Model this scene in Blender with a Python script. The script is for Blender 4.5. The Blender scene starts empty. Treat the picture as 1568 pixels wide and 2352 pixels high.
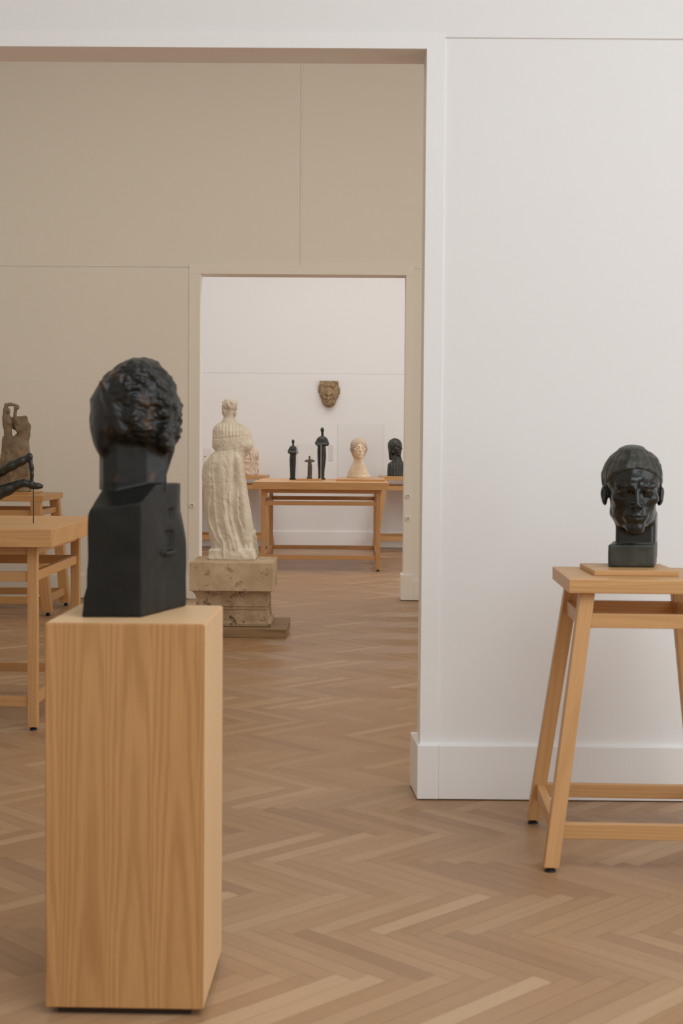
import bpy, bmesh, math, random
import numpy as np
from mathutils import Vector, Matrix

random.seed(7)
C = bpy.context.scene.collection
SC = bpy.context.scene
PI = math.pi

# ------------------------------------------------------------------ camera
def make_camera():
    p, r, y = math.radians(2.594), math.radians(0.43), math.radians(0.27)
    fwd = Vector((-math.sin(y) * math.cos(p), math.cos(y) * math.cos(p), -math.sin(p)))
    right = Vector((math.cos(y), math.sin(y), 0)); up = right.cross(fwd)
    r2 = right * math.cos(r) + up * math.sin(r); u2 = up * math.cos(r) - right * math.sin(r)
    cd = bpy.data.cameras.new('camera'); co = bpy.data.objects.new('camera', cd); C.objects.link(co)
    m = Matrix.Identity(4)
    for i in range(3):
        m[i][0], m[i][1], m[i][2] = r2[i], u2[i], -fwd[i]
    m[0][3], m[1][3], m[2][3] = 0, 0, 1.30
    co.matrix_world = m
    cd.sensor_fit = 'VERTICAL'; cd.sensor_height = 36; cd.sensor_width = 24; cd.lens = 50
    cd.dof.use_dof = True; cd.dof.focus_distance = 8.5; cd.dof.aperture_fstop = 5.8
    cd.clip_end = 100
    SC.camera = co
make_camera()

# ------------------------------------------------------------------ world, lights, exposure
W = bpy.data.worlds.new('world'); SC.world = W; W.use_nodes = True
W.node_tree.nodes['Background'].inputs[0].default_value = (0.75, 0.86, 1.0, 1)
W.node_tree.nodes['Background'].inputs[1].default_value = 1.0
SC.view_settings.view_transform = 'Standard'; SC.view_settings.look = 'None'
SC.view_settings.gamma = 1.0; SC.view_settings.exposure = 0.0
SC.view_settings.use_curve_mapping = False
SC.cycles.max_bounces = 10; SC.cycles.diffuse_bounces = 7
SC.cycles.caustics_reflective = False; SC.cycles.caustics_refractive = False

def area(name, loc, direction, sx, sy, power, col=(1, 1, 1)):
    l = bpy.data.lights.new(name, 'AREA'); l.shape = 'RECTANGLE'; l.size = sx; l.size_y = sy
    l.energy = power; l.color = col
    o = bpy.data.objects.new(name, l); C.objects.link(o)
    o.location = loc; o.rotation_euler = Vector(direction).to_track_quat('-Z', 'Y').to_euler()
    return o
# daylight through the laylights in the ceilings (x0,x1,y0,y1) and the side windows (y0,y1,z0,z1)
LAY = {'near': (-.2, 3.8, -2.3, 2.7), 'middle': (-3.2, 1.6, 7.4, 9.6), 'third': (-2.6, 2.6, 13.4, 16.6)}
WIN = {'near': (0.2, 3.8, .5, 3.2), 'middle': (5.9, 8.9, .5, 3.2), 'third': (12.7, 15.9, .5, 3.2)}
ZC = 5.0
area('laylight_near', (1.8, .2, ZC + .05), (0, 0, -1), 3.9, 4.9, 192, (.875, .95, 1.0))
area('laylight_middle', (-.8, 8.5, ZC + .05), (0, 0, -1), 4.7, 2.1, 43, (1.0, .925, .75))
area('laylight_third', (0, 15.0, ZC + .05), (0, 0, -1), 5.1, 3.1, 122, (.98, .985, .985))
area('window_light_near', (4.12, 2.0, 1.85), (-1, 0, -.02), 3.5, 2.6, 56, (.88, .95, 1.0))
area('window_light_middle', (4.12, 7.4, 1.85), (-1, 0, -.1), 2.9, 2.6, 118, (1.0, .93, .78))
area('window_light_third', (4.12, 14.3, 1.85), (-1, 0, -.1), 3.1, 2.6, 68, (.98, .985, .985))

# ------------------------------------------------------------------ node helpers and materials
def new_mat(name):
    m = bpy.data.materials.new(name); m.use_nodes = True
    nt = m.node_tree; b = nt.nodes['Principled BSDF']
    return m, nt, b
def nd(nt, t, **kw):
    n = nt.nodes.new(t)
    for k, v in kw.items():
        if k in n.inputs.keys(): n.inputs[k].default_value = v
        else: setattr(n, k, v)
    return n
def mth(nt, op, a, b=None, c=None):
    n = nt.nodes.new('ShaderNodeMath'); n.operation = op
    for i, x in enumerate((a, b, c)):
        if x is None: continue
        if isinstance(x, (int, float)): n.inputs[i].default_value = x
        else: nt.links.new(x, n.inputs[i])
    return n.outputs[0]
def mixc(nt, f, a, b, blend='MIX'):
    n = nt.nodes.new('ShaderNodeMix'); n.data_type = 'RGBA'; n.blend_type = blend
    for s, x in ((0, f), (6, a), (7, b)):
        if isinstance(x, (int, float)): n.inputs[s].default_value = x
        elif isinstance(x, tuple): n.inputs[s].default_value = (*x[:3], 1)
        else: nt.links.new(x, n.inputs[s])
    return n.outputs[2]
def ramp(nt, f, stops):
    n = nt.nodes.new('ShaderNodeValToRGB'); e = n.color_ramp.elements
    while len(e) > 1: e.remove(e[-1])
    e[0].position, e[0].color = stops[0][0], (*stops[0][1], 1)
    for p, c in stops[1:]:
        x = e.new(p); x.color = (*c, 1)
    nt.links.new(f, n.inputs[0]); return n.outputs[0]
def bump(nt, b, h, s, d):
    n = nd(nt, 'ShaderNodeBump', Strength=s, Distance=d); nt.links.new(h, n.inputs['Height'])
    nt.links.new(n.outputs[0], b.inputs['Normal'])
def noise(nt, vec, scale, detail=4, rough=.55, dist=0.0):
    n = nd(nt, 'ShaderNodeTexNoise', Scale=scale, Detail=detail, Roughness=rough, Distortion=dist)
    if vec is not None: nt.links.new(vec, n.inputs['Vector'])
    return n.outputs[0]

def m_paint(name, col, rough=.75):
    m, nt, b = new_mat(name)
    tc = nd(nt, 'ShaderNodeTexCoord').outputs['Object']
    n1 = noise(nt, tc, 1.1, 3)
    c = mixc(nt, n1, tuple(x * .975 for x in col), col)
    nt.links.new(c, b.inputs['Base Color']); b.inputs['Roughness'].default_value = rough
    b.inputs['Specular IOR Level'].default_value = .3
    bump(nt, b, noise(nt, tc, 160, 2), .08, .001)
    return m

def m_wood(name, dark, light, stave=0.0, cath=1.0, rough=.42, tone=.16):
    """oak/beech with the grain running along the U axis of the mesh"""
    m, nt, b = new_mat(name)
    uv = nd(nt, 'ShaderNodeUVMap').outputs[0]
    sp = nd(nt, 'ShaderNodeSeparateXYZ'); nt.links.new(uv, sp.inputs[0])
    u, v = sp.outputs[0], sp.outputs[1]
    st = stave if stave > 0 else 0.5
    sid = mth(nt, 'FLOOR', mth(nt, 'DIVIDE', v, st))
    wn = nd(nt, 'ShaderNodeTexWhiteNoise', noise_dimensions='1D'); nt.links.new(sid, wn.inputs['W'])
    rnd = wn.outputs['Value']
    cv = nd(nt, 'ShaderNodeCombineXYZ')
    nt.links.new(mth(nt, 'ADD', mth(nt, 'MULTIPLY', u, 1.3), mth(nt, 'MULTIPLY', rnd, 37.0)), cv.inputs[0])
    nt.links.new(mth(nt, 'MULTIPLY', v, 11.0), cv.inputs[1])
    warp = noise(nt, cv.outputs[0], 1.6, 3)
    # cathedral figure: parabolas in each stave
    fv = mth(nt, 'SUBTRACT', mth(nt, 'FRACT', mth(nt, 'DIVIDE', v, st)), mth(nt, 'ADD', .25, mth(nt, 'MULTIPLY', rnd, .5)))
    t = mth(nt, 'ADD', mth(nt, 'MULTIPLY', mth(nt, 'MULTIPLY', fv, fv), 34.0 * (st / .1) ** 2 if stave else 160.0),
            mth(nt, 'MULTIPLY', u, 7.0))
    t = mth(nt, 'ADD', t, mth(nt, 'MULTIPLY', warp, 7.0))
    band = mth(nt, 'MULTIPLY', mth(nt, 'ADD', mth(nt, 'SINE', mth(nt, 'MULTIPLY', t, 1.5)), 1.0), .5)
    band = mth(nt, 'POWER', band, 1.7)
    fc = nd(nt, 'ShaderNodeCombineXYZ')
    nt.links.new(mth(nt, 'MULTIPLY', u, 5.0), fc.inputs[0]); nt.links.new(mth(nt, 'MULTIPLY', v, 210.0), fc.inputs[1])
    fine = noise(nt, fc.outputs[0], 1.0, 3, .6)
    f = mth(nt, 'ADD', mth(nt, 'MULTIPLY', band, .42 * cath), mth(nt, 'MULTIPLY', fine, .55))
    f = mth(nt, 'ADD', f, mth(nt, 'MULTIPLY', mth(nt, 'SUBTRACT', warp, .5), .5 * cath))
    col = ramp(nt, f, [(.05, light), (.85, dark)])
    hs = nd(nt, 'ShaderNodeHueSaturation'); nt.links.new(col, hs.inputs['Color'])
    nt.links.new(mth(nt, 'ADD', 1 - tone / 2, mth(nt, 'MULTIPLY', rnd, tone)), hs.inputs['Value'])
    nt.links.new(hs.outputs[0], b.inputs['Base Color'])
    b.inputs['Roughness'].default_value = rough; b.inputs['Specular IOR Level'].default_value = .35
    bump(nt, b, fine, .12, .0008)
    return m

def m_stone(name, c1, c2, c3=None, scale=6, bumpy=.4, rough=.85, thr=.6, fine=60):
    m, nt, b = new_mat(name)
    tc = nd(nt, 'ShaderNodeTexCoord').outputs['Object']
    n1 = noise(nt, tc, scale, 6, .62)
    c = ramp(nt, n1, [(.3, c1), (.68, c2)])
    if c3:
        n2 = noise(nt, tc, scale * 2.3, 6, .7, .4)
        c = mixc(nt, ramp(nt, n2, [(thr, (0, 0, 0)), (thr + .1, (1, 1, 1))]), c, c3)
    nt.links.new(c, b.inputs['Base Color']); b.inputs['Roughness'].default_value = rough
    b.inputs['Specular IOR Level'].default_value = .3
    bump(nt, b, noise(nt, tc, fine, 5, .65), bumpy, .004)
    return m

def m_bronze(name, c1, c2, patch, thr, rough=.3, spec=.6, fine=45, bs=.35, bd=.003):
    m, nt, b = new_mat(name)
    tc = nd(nt, 'ShaderNodeTexCoord').outputs['Object']
    c = ramp(nt, noise(nt, tc, 14, 5, .6), [(.35, c1), (.7, c2)])
    f = ramp(nt, noise(nt, tc, 16, 4, .6, .6), [(thr, (0, 0, 0)), (thr + .14, (1, 1, 1))])
    c = mixc(nt, f, c, patch)
    nt.links.new(c, b.inputs['Base Color'])
    nt.links.new(mth(nt, 'ADD', rough - .06, mth(nt, 'MULTIPLY', noise(nt, tc, 22, 3), .2)), b.inputs['Roughness'])
    b.inputs['Specular IOR Level'].default_value = spec
    bump(nt, b, noise(nt, tc, fine, 4, .6), bs, bd)
    return m

def m_flat(name, col, rough=.5, spec=.4):
    m, nt, b = new_mat(name); b.inputs['Base Color'].default_value = (*col, 1)
    b.inputs['Roughness'].default_value = rough; b.inputs['Specular IOR Level'].default_value = spec
    return m

def m_acrylic(name, tint, edge=False, white=.16):
    m, nt, b = new_mat(name); nt.nodes.remove(b)
    out = nt.nodes['Material Output']
    tr = nd(nt, 'ShaderNodeBsdfTransparent'); tr.inputs[0].default_value = (*tint, 1)
    gl = nd(nt, 'ShaderNodeBsdfGlossy', Roughness=.03); gl.inputs[0].default_value = (1, 1, 1, 1)
    fr = nd(nt, 'ShaderNodeFresnel', IOR=1.45)
    mx = nd(nt, 'ShaderNodeMixShader')
    nt.links.new(mth(nt, 'MULTIPLY', fr.outputs[0],   .16 if not edge else 1.0), mx.inputs[0])
    nt.links.new(tr.outputs[0], mx.inputs[1]); nt.links.new(gl.outputs[0], mx.inputs[2])
    if edge:
        df = nd(nt, 'ShaderNodeBsdfDiffuse'); df.inputs[0].default_value = (.9, .9, .88, 1)
        m2 = nd(nt, 'ShaderNodeMixShader', Fac=white)
        nt.links.new(mx.outputs[0], m2.inputs[1]); nt.links.new(df.outputs[0], m2.inputs[2]); mx = m2
    nt.links.new(mx.outputs[0], out.inputs[0]); return m

WALL = m_paint('white_wall_paint', (.845, .84, .832))
TRIM = m_paint('white_trim_paint', (.87, .864, .855), .5)
CEIL = m_paint('ceiling_paint', (.86, .85, .835))
OAK = m_wood('oak_pedestal', (.41, .20, .072), (.62, .35, .145), .105, .75, .45, .14)
OAK_LIT = m_wood('oak_pedestal_lit', (.64, .405, .205), (.76, .51, .285), .22, .4, .45, .05)  # lighter copy of the oak: light on right side and top painted in
BEECH = m_wood('beech_frame', (.43, .22, .085), (.62, .36, .158), 0, .45, .42, .1)
BEECHT = m_wood('beech_top', (.44, .225, .085), (.65, .38, .165), .085, .5, .42, .12)
PALEW = m_wood('pale_beech', (.52, .31, .15), (.68, .44, .235), .1, .4, .45, .08)
OLDW = m_wood('weathered_board', (.16, .10, .055), (.36, .245, .14), .0, .8, .7, .1)
BLACKR = m_flat('black_rubber', (.012, .012, .012), .5)
STEEL = m_flat('dark_rod', (.02, .02, .02), .45)
DARKB = m_flat('dark_plinth', (.035, .022, .014), .7)  # near-black colour of the recessed base
PLASTER = m_stone('old_plaster', (.68, .625, .555), (.86, .82, .765), (.47, .40, .32), 7, .55, .9, .66, 45)
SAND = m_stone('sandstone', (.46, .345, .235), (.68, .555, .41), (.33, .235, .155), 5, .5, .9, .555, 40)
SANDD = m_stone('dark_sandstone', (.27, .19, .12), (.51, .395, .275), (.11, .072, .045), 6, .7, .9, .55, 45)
TERRA = m_stone('weathered_terracotta', (.19, .115, .055), (.44, .32, .19), (.045, .032, .022), 18, .5, .8, .58, 90)
LIME = m_stone('warm_limestone', (.66, .50, .33), (.85, .71, .55), None, 12, .3, .85, .6, 90)
PINKS = m_stone('veined_pale_stone', (.62, .45, .33), (.80, .70, .60), (.33, .15, .07), 9, .6, .8, .62, 80)
COUPLE = m_stone('brown_patinated_stone', (.14, .10, .065), (.32, .25, .175), (.07, .045, .032), 7, .6, .75, .62, 50)
EBON = m_bronze('blackened_carved_wood', (.0035, .0035, .0028), (.011, .010, .008), (.13, .055, .016), .59, .36, .4, 34, .5, .004)
BRONZE = m_bronze('dark_green_bronze', (.0035, .004, .003), (.010, .010, .0078), (.03, .032, .022), .66, .20, .5, 22, .3, .003)
BRONZEP = m_bronze('patinated_bronze', (.02, .021, .0155), (.06, .058, .043), (.11, .105, .075), .62, .40, .4, 30, .4, .003)
BLACKF = m_bronze('black_bronze', (.007, .0085, .008), (.016, .018, .016), (.03, .03, .026), .7, .33, .6, 60, .35, .002)
BROWNF = m_bronze('brown_bronze', (.055, .036, .02), (.12, .082, .046), (.19, .135, .08), .6, .4, .5, 90, .4, .002)
ACRY = m_acrylic('acrylic_sheet', (.992, .991, .989)); ACRW = m_acrylic('acrylic_bright_edge', (.985, .985, .98), True, .5); ACRE = m_acrylic('acrylic_edge', (.985, .985, .98), True)
CARD = m_flat('label_card', (.70, .69, .685), .7)
CARDW = m_flat('white_card', (.78, .76, .74), .7)
REDP = m_flat('red_print', (.12, .02, .02), .7)

# ------------------------------------------------------------------ object helpers
def setp(o, label=None, cat=None, group=None, kind=None):
    if label: o['label'] = label
    if cat: o['category'] = cat
    if group: o['group'] = group
    if kind: o['kind'] = kind
    return o
def thing(name, label, cat, loc=(0, 0, 0), rz=0.0, group=None):
    o = bpy.data.objects.new(name, None); C.objects.link(o); o.empty_display_size = .1
    o.location = loc; o.rotation_euler = (0, 0, rz)
    return setp(o, label, cat, group)
def link(name, me, mat, parent=None):
    o = bpy.data.objects.new(name, me); C.objects.link(o)
    if mat is not None and not me.materials: me.materials.append(mat)
    if parent: o.parent = parent
    return o
def grain(bm, L):
    """UVs: u along L, v across, offset at random per mesh"""
    uvl = bm.loops.layers.uv.verify(); L = Vector(L).normalized()
    ou, ov = random.uniform(0, 30), random.uniform(0, 30)
    bm.normal_update()
    for f in bm.faces:
        n = f.normal
        if abs(n.dot(L)) > .8:
            a = L.orthogonal().normalized(); b2 = L.cross(a)
            for l in f.loops: l[uvl].uv = (ou + .02 * l.vert.co.dot(a), ov + l.vert.co.dot(b2))
        else:
            v = n.cross(L).normalized()
            for l in f.loops: l[uvl].uv = (ou + l.vert.co.dot(L), ov + l.vert.co.dot(v) + 3.7 * round(n.x * 2 + n.y * 3))
def hexa(bm, lo, hi):
    """prism from four bottom points to four top points (counter-clockwise)"""
    a = [bm.verts.new(p) for p in lo]; b = [bm.verts.new(p) for p in hi]
    bm.faces.new(a[::-1]); bm.faces.new(b)
    for i in range(4): bm.faces.new((a[i], a[(i + 1) % 4], b[(i + 1) % 4], b[i]))
def boxv(bm, x0, x1, y0, y1, z0, z1):
    q = [(x0, y0), (x1, y0), (x1, y1), (x0, y1)]
    hexa(bm, [(x, y, z0) for x, y in q], [(x, y, z1) for x, y in q])
def fin(name, bm, mat, parent=None, L=None, bev=0.0, seg=2, smooth=False):
    if bev > 0:
        bmesh.ops.bevel(bm, geom=list(bm.edges), offset=bev, segments=seg, affect='EDGES', profile=.5)
    if L is not None: grain(bm, L)
    if smooth:
        for f in bm.faces: f.smooth = True
    me = bpy.data.meshes.new(name); bm.to_mesh(me); bm.free()
    return link(name, me, mat, parent)
def box(name, x0, x1, y0, y1, z0, z1, mat, parent=None, L=None, bev=0.0):
    bm = bmesh.new(); boxv(bm, x0, x1, y0, y1, z0, z1)
    return fin(name, bm, mat, parent, L, bev)
def struct(name, x0, x1, y0, y1, z0, z1, mat, bev=0.0):
    return setp(box(name, x0, x1, y0, y1, z0, z1, mat, None, None, bev), kind='structure')
def lathe(name, prof, mat, parent=None, seg=16, loc=(0, 0, 0)):
    bm = bmesh.new(); rings = []
    for r, z in prof:
        rings.append([bm.verts.new((loc[0] + r * math.cos(2 * PI * i / seg), loc[1] + r * math.sin(2 * PI * i / seg), loc[2] + z)) for i in range(seg)])
    for a, b in zip(rings, rings[1:]):
        for i in range(seg): bm.faces.new((a[i], a[(i + 1) % seg], b[(i + 1) % seg], b[i]))
    bm.faces.new(rings[0][::-1]); bm.faces.new(rings[-1])
    return fin(name, bm, mat, parent, smooth=False)

def wall_grid(name, us, vs, holes, place, mat):
    """wall slab with rectangular holes; us/vs breakpoints, place(u,v,side)->xyz"""
    bm = bmesh.new(); cache = {}
    def V(i, j, s):
        k = (i, j, s)
        if k not in cache: cache[k] = bm.verts.new(place(us[i], vs[j], s))
        return cache[k]
    nu, nv = len(us) - 1, len(vs) - 1
    def solid(i, j):
        if i < 0 or j < 0 or i >= nu or j >= nv: return False
        cu, cv = (us[i] + us[i + 1]) / 2, (vs[j] + vs[j + 1]) / 2
        return not any(a < cu < b and c < cv < d for a, b, c, d in holes)
    for i in range(nu):
        for j in range(nv):
            if not solid(i, j): continue
            bm.faces.new((V(i, j, 0), V(i + 1, j, 0), V(i + 1, j + 1, 0), V(i, j + 1, 0)))
            bm.faces.new((V(i, j, 1), V(i, j + 1, 1), V(i + 1, j + 1, 1), V(i + 1, j, 1)))
            for (di, dj, p, q) in ((-1, 0, (i, j + 1), (i, j)), (1, 0, (i + 1, j), (i + 1, j + 1)), (0, -1, (i, j), (i + 1, j)), (0, 1, (i + 1, j + 1), (i, j + 1))):
                if not solid(i + di, j + dj):
                    bm.faces.new((V(*p, 0), V(*p, 1), V(*q, 1), V(*q, 0)))
    bmesh.ops.recalc_face_normals(bm, faces=bm.faces)
    return setp(fin(name, bm, mat), kind='structure')

# ------------------------------------------------------------------ room shell
XL, XR, Y0, YN, YM, YF = -4.0, 4.0, -2.6, 5.23, 12.10, 18.47
DOOR_N = (-2.25, .272, 0, 2.745)          # opening in the near partition
DOOR_F = (-1.265, .473, 0, 2.757)         # doorway in the far partition
def ywall(name, y0, y1, hole):
    us = sorted({XL, XR} | ({hole[0], hole[1]} if hole else set())); vs = sorted({0, ZC} | ({hole[3]} if hole else set()))
    return wall_grid(name, us, vs, [hole] if hole else [], lambda u, v, s: (u, y1 if s else y0, v), WALL)
ywall('wall_near', YN, YN + .2, DOOR_N)
ywall('wall_far', YM, YM + .2, DOOR_F)
ywall('wall_back', YF, YF + .2, None)
ywall('wall_front', Y0 - .2, Y0, None)
holes = [(w[0], w[1], w[2], w[3]) for w in WIN.values()]
us = sorted({Y0 - .2, YF + .2} | {h[0] for h in holes} | {h[1] for h in holes}); vs = [0, .5, 3.2, ZC]
wall_grid('wall_right', us, vs, holes, lambda u, v, s: (XR + (.2 if s else 0), u, v), WALL)
wall_grid('wall_left', [Y0 - .2, YF + .2], [0, ZC], [], lambda u, v, s: (XL - (.2 if s else 0), u, v), WALL)
lh = list(LAY.values())
us = sorted({XL - .2, XR + .2} | {h[0] for h in lh} | {h[1] for h in lh}); vs = sorted({Y0 - .2, YF + .2} | {h[2] for h in lh} | {h[3] for h in lh})
wall_grid('ceiling', us, vs, lh, lambda u, v, s: (u, v, ZC + (.15 if s else 0)), CEIL)
FROST = m_flat('frosted_glass', (.85, .87, .88), .6)
k = 1
for h in lh:
    w = struct('window_%d' % k, h[0] - .05, h[1] + .05, h[2] - .05, h[3] + .05, ZC + .16, ZC + .18, FROST); k += 1
for w in WIN.values():
    y0, y1, z0, z1 = w
    fr = bmesh.new()
    for a in (y0, (2 * y0 + y1) / 3, (y0 + 2 * y1) / 3, y1): boxv(fr, XR + .13, XR + .17, a - .025, a + .025, z0, z1)
    for z in (z0, (z0 + z1) / 2, z1): boxv(fr, XR + .135, XR + .165, y0, y1, z - .02, z + .02)
    o = setp(fin('window_%d' % k, fr, TRIM), kind='structure'); k += 1
    box('pane', XR + .175, XR + .185, y0 - .03, y1 + .03, z0 - .03, z1 + .03, FROST, o)

# near partition: fascia, frame and skirting
struct('trim_1', .338, XR, YN - .006, YN, 2.787, ZC, WALL)                       # fascia above the panel seam
struct('trim_2', -2.35, .338, YN - .008, YN, 2.745, 2.802, TRIM)                 # lintel face
struct('trim_3', -2.35, .338, YN - .006, YN, 2.802, ZC, WALL)
struct('trim_4', .272, .338, YN - .008, YN, .205, 2.745, TRIM)                   # jamb face
struct('trim_5', -2.35, -2.25, YN - .008, YN, .205, 2.745, TRIM)
bm = bmesh.new()
q = [(.262, 5.204), (.341, 5.203), (.341, 5.45), (.246, 5.45)]
hexa(bm, [(x, y, 0.004) for x, y in q], [(x, y, .205) for x, y in q])
setp(fin('trim_6', bm, TRIM, None, None, .003), kind='structure')
struct('baseboard_near', .3415, XR, 5.207, YN, 0.004, .203, TRIM, .002)
struct('baseboard_near_left', XL, -2.25, 5.207, YN, 0.004, .203, TRIM, .002)
# far partition
FY = YM - .016
struct('trim_7', -1.36, -1.265, FY, YM + .0, .0, 2.757, TRIM, .003)
struct('trim_8', .473, .542, FY, YM, .0, 2.757, TRIM, .003)
struct('trim_9', -1.36, .542, FY, YM, 2.757, 2.84, TRIM, .003)
struct('trim_10', .452, .556, YM - .032, YM + .19, .004, .222, TRIM, .004)
struct('baseboard_far', .5565, XR, YM - .022, YM, .004, .166, TRIM, .002)
struct('baseboard_far_left', XL, -1.36, YM - .022, YM, .004, .198, TRIM, .002)
struct('trim_11', -.424, -.406, YM - .013, YM, 2.84, ZC, WALL, .002)
struct('trim_12', XL, -1.36, YM - .008, YM, .198, 2.808, WALL)                   # lower wall panels
struct('trim_13', .542, XR, YM - .008, YM, .166, 2.808, WALL)
struct('trim_16', XL, -.4245, YM - .008, YM, 2.815, ZC, WALL)                    # upper wall panels
struct('trim_17', -.4055, XR, YM - .008, YM, 2.815, ZC, WALL)
struct('trim_14', -3.05, -2.56, YM - .0115, YM - .008, .9, 1.86, WALL, .002)      # faint painted-over panel
# third room
struct('trim_15', XL, XR, YF - .006, YF, .2, 2.250, WALL)
struct('trim_18', XL, XR, YF - .006, YF, 2.256, ZC, WALL)
struct('baseboard_back', XL, XR, YF - .025, YF, .004, .205, TRIM, .002)

# ------------------------------------------------------------------ herringbone parquet: one plank one face
def make_floor():
    w, n = .0575, 8
    s2 = math.sqrt(.5); offx, offy = .02, 4.395
    bm = bmesh.new(); uvl = bm.loops.layers.uv.verify(); tl = bm.faces.layers.float.new('tone')
    def xf(a, b): return ((a + b) * s2 * w + offx, (b - a) * s2 * w + offy)
    rnd = random.Random(3)
    X0, X1, Ya, Yb = -3.98, 3.98, 1.4, YF
    def plank(a0, a1, b0, b1, alongA):
        sheen_bias = 0.0 if alongA else .22  # directional sheen painted into the tone: one lay direction coloured lighter
        c = xf((a0 + a1) / 2, (b0 + b1) / 2)
        if not (X0 - .1 < c[0] < X1 + .1 and Ya - .1 < c[1] < Yb + .15): return
        g = .006
        pts = [(a0 + g, b0 + g), (a1 - g, b0 + g), (a1 - g, b1 - g), (a0 + g, b1 - g)]
        f = bm.faces.new([bm.verts.new((*xf(*p), 0)) for p in pts])
        f[tl] = rnd.random() * .78 + sheen_bias; ou, ov = rnd.uniform(0, 50), rnd.uniform(0, 50)
        for l, p in zip(f.loops, pts):
            a, b = (p[0] - a0, p[1] - b0) if alongA else (p[1] - b0, p[0] - a0)
            l[uvl].uv = (ou + a * w, ov + b * w)
    # lattice: (1,1) and (n,-n)
    for m in range(-34, 60):
        for kk in range(-160, 160):
            a, b = kk + m * n * 1, kk - m * n
            # keep the sweep centred on the rooms
            sh = -m * 0
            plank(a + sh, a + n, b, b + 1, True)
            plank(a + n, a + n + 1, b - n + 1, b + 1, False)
    # the joints between planks and the floor in the parts of the rooms behind the camera
    o2 = [bm.verts.new(p) for p in ((XL, Y0, -.0015), (XR, Y0, -.0015), (XR, YF, -.0015), (XL, YF, -.0015))]
    f = bm.faces.new(o2); f[tl] = .35
    for l, p in zip(f.loops, ((0, 0), (8, 0), (8, 21), (0, 21))): l[uvl].uv = (p[0] * .1, p[1])
    me = bpy.data.meshes.new('floor'); bm.to_mesh(me); bm.free()
    m, nt, b = new_mat('herringbone_oak')
    at = nd(nt, 'ShaderNodeAttribute', attribute_name='tone').outputs['Fac']
    uv = nd(nt, 'ShaderNodeUVMap').outputs[0]
    mp = nd(nt, 'ShaderNodeMapping'); mp.inputs['Scale'].default_value = (3.5, 60, 1); nt.links.new(uv, mp.inputs[0])
    g1 = noise(nt, mp.outputs[0], 1.0, 4, .6, .3)
    mp2 = nd(nt, 'ShaderNodeMapping'); mp2.inputs['Scale'].default_value = (10, 330, 1); nt.links.new(uv, mp2.inputs[0])
    g2 = noise(nt, mp2.outputs[0], 1.0, 2, .6)
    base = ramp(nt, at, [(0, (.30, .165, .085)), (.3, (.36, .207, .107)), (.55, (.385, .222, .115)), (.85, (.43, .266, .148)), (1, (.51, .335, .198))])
    gr = mth(nt, 'ADD', .78, mth(nt, 'ADD', mth(nt, 'MULTIPLY', g1, .3), mth(nt, 'MULTIPLY', g2, .14)))
    hs = nd(nt, 'ShaderNodeHueSaturation'); nt.links.new(base, hs.inputs['Color']); nt.links.new(gr, hs.inputs['Value'])
    # broad worn zones
    tc = nd(nt, 'ShaderNodeTexCoord').outputs['Object']
    big = noise(nt, tc, .9, 3)
    col = mixc(nt, mth(nt, 'MULTIPLY', big, .35), hs.outputs[0], (.39, .262, .166))
    nt.links.new(col, b.inputs['Base Color'])
    b.inputs['Roughness'].default_value = .34; b.inputs['Specular IOR Level'].default_value = .42
    b.inputs['Anisotropic'].default_value = .85
    tg = nd(nt, 'ShaderNodeTangent', direction_type='UV_MAP'); nt.links.new(tg.outputs[0], b.inputs['Tangent'])
    bump(nt, b, g2, .3, .001)
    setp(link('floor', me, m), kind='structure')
make_floor()

# ------------------------------------------------------------------ furniture
def leg_mesh(name, top, bot, wx, wy, z0, z1, mat, parent, bev=.003):
    bm = bmesh.new()
    def q(c, z): return [(c[0] - wx / 2, c[1] - wy / 2, z), (c[0] + wx / 2, c[1] - wy / 2, z), (c[0] + wx / 2, c[1] + wy / 2, z), (c[0] - wx / 2, c[1] + wy / 2, z)]
    hexa(bm, q(bot, z0), q(top, z1))
    return fin(name, bm, mat, parent, (top[0] - bot[0], top[1] - bot[1], z1 - z0), bev)
def table(root, Wd, D, H, t, inset, splay, lw, ld, upper, lower, apron=None, rt=.026, foot=.015, mats=(BEECHT, BEECH), inset_y=None):
    """tabletop, four legs with glides, rails between the legs; root stands on the floor at the centre"""
    iy = inset if inset_y is None else inset_y
    box('tabletop', -Wd / 2, Wd / 2, -D / 2, D / 2, H - t, H, mats[0], root, (1, 0, 0), .003)
    zt = H - t
    T = {}
    def pos(sx, sy, z):
        a = (zt - z) / zt
        return (sx * (Wd / 2 - inset + splay[0] * a), sy * (D / 2 - iy + splay[1] * a))
    for sx in (-1, 1):
        for sy in (-1, 1):
            l = leg_mesh('leg', pos(sx, sy, zt), pos(sx, sy, foot), lw, ld, foot, zt - .0005, mats[1], root)
            p = pos(sx, sy, 0)
            lathe('glide', [(.018, 0), (.017, foot * .35), (.010, foot * .8), (.009, foot + .004)], BLACKR, l, 14, (p[0], p[1], 0))
    def rails(nm, z0, z1):
        zm = (z0 + z1) / 2
        for sy in (-1, 1):
            x, y = pos(1, sy, zm); hx = x - lw / 2 + .001
            box(nm, -hx, hx, y - rt / 2 - sy * .004, y + rt / 2 - sy * .004, z0, z1, mats[1], root, (1, 0, 0), .002)
        for sx in (-1, 1):
            x, y = pos(sx, 1, zm); hy = y - ld / 2 + .001
            box(nm, x - rt / 2 - sx * .004, x + rt / 2 - sx * .004, -hy, hy, z0, z1, mats[1], root, (0, 1, 0), .002)
    rails('upper_rail', *upper); rails('lower_rail', *lower)
    if apron: rails('apron', apron[0], apron[1] - .0005)
    return root

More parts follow.
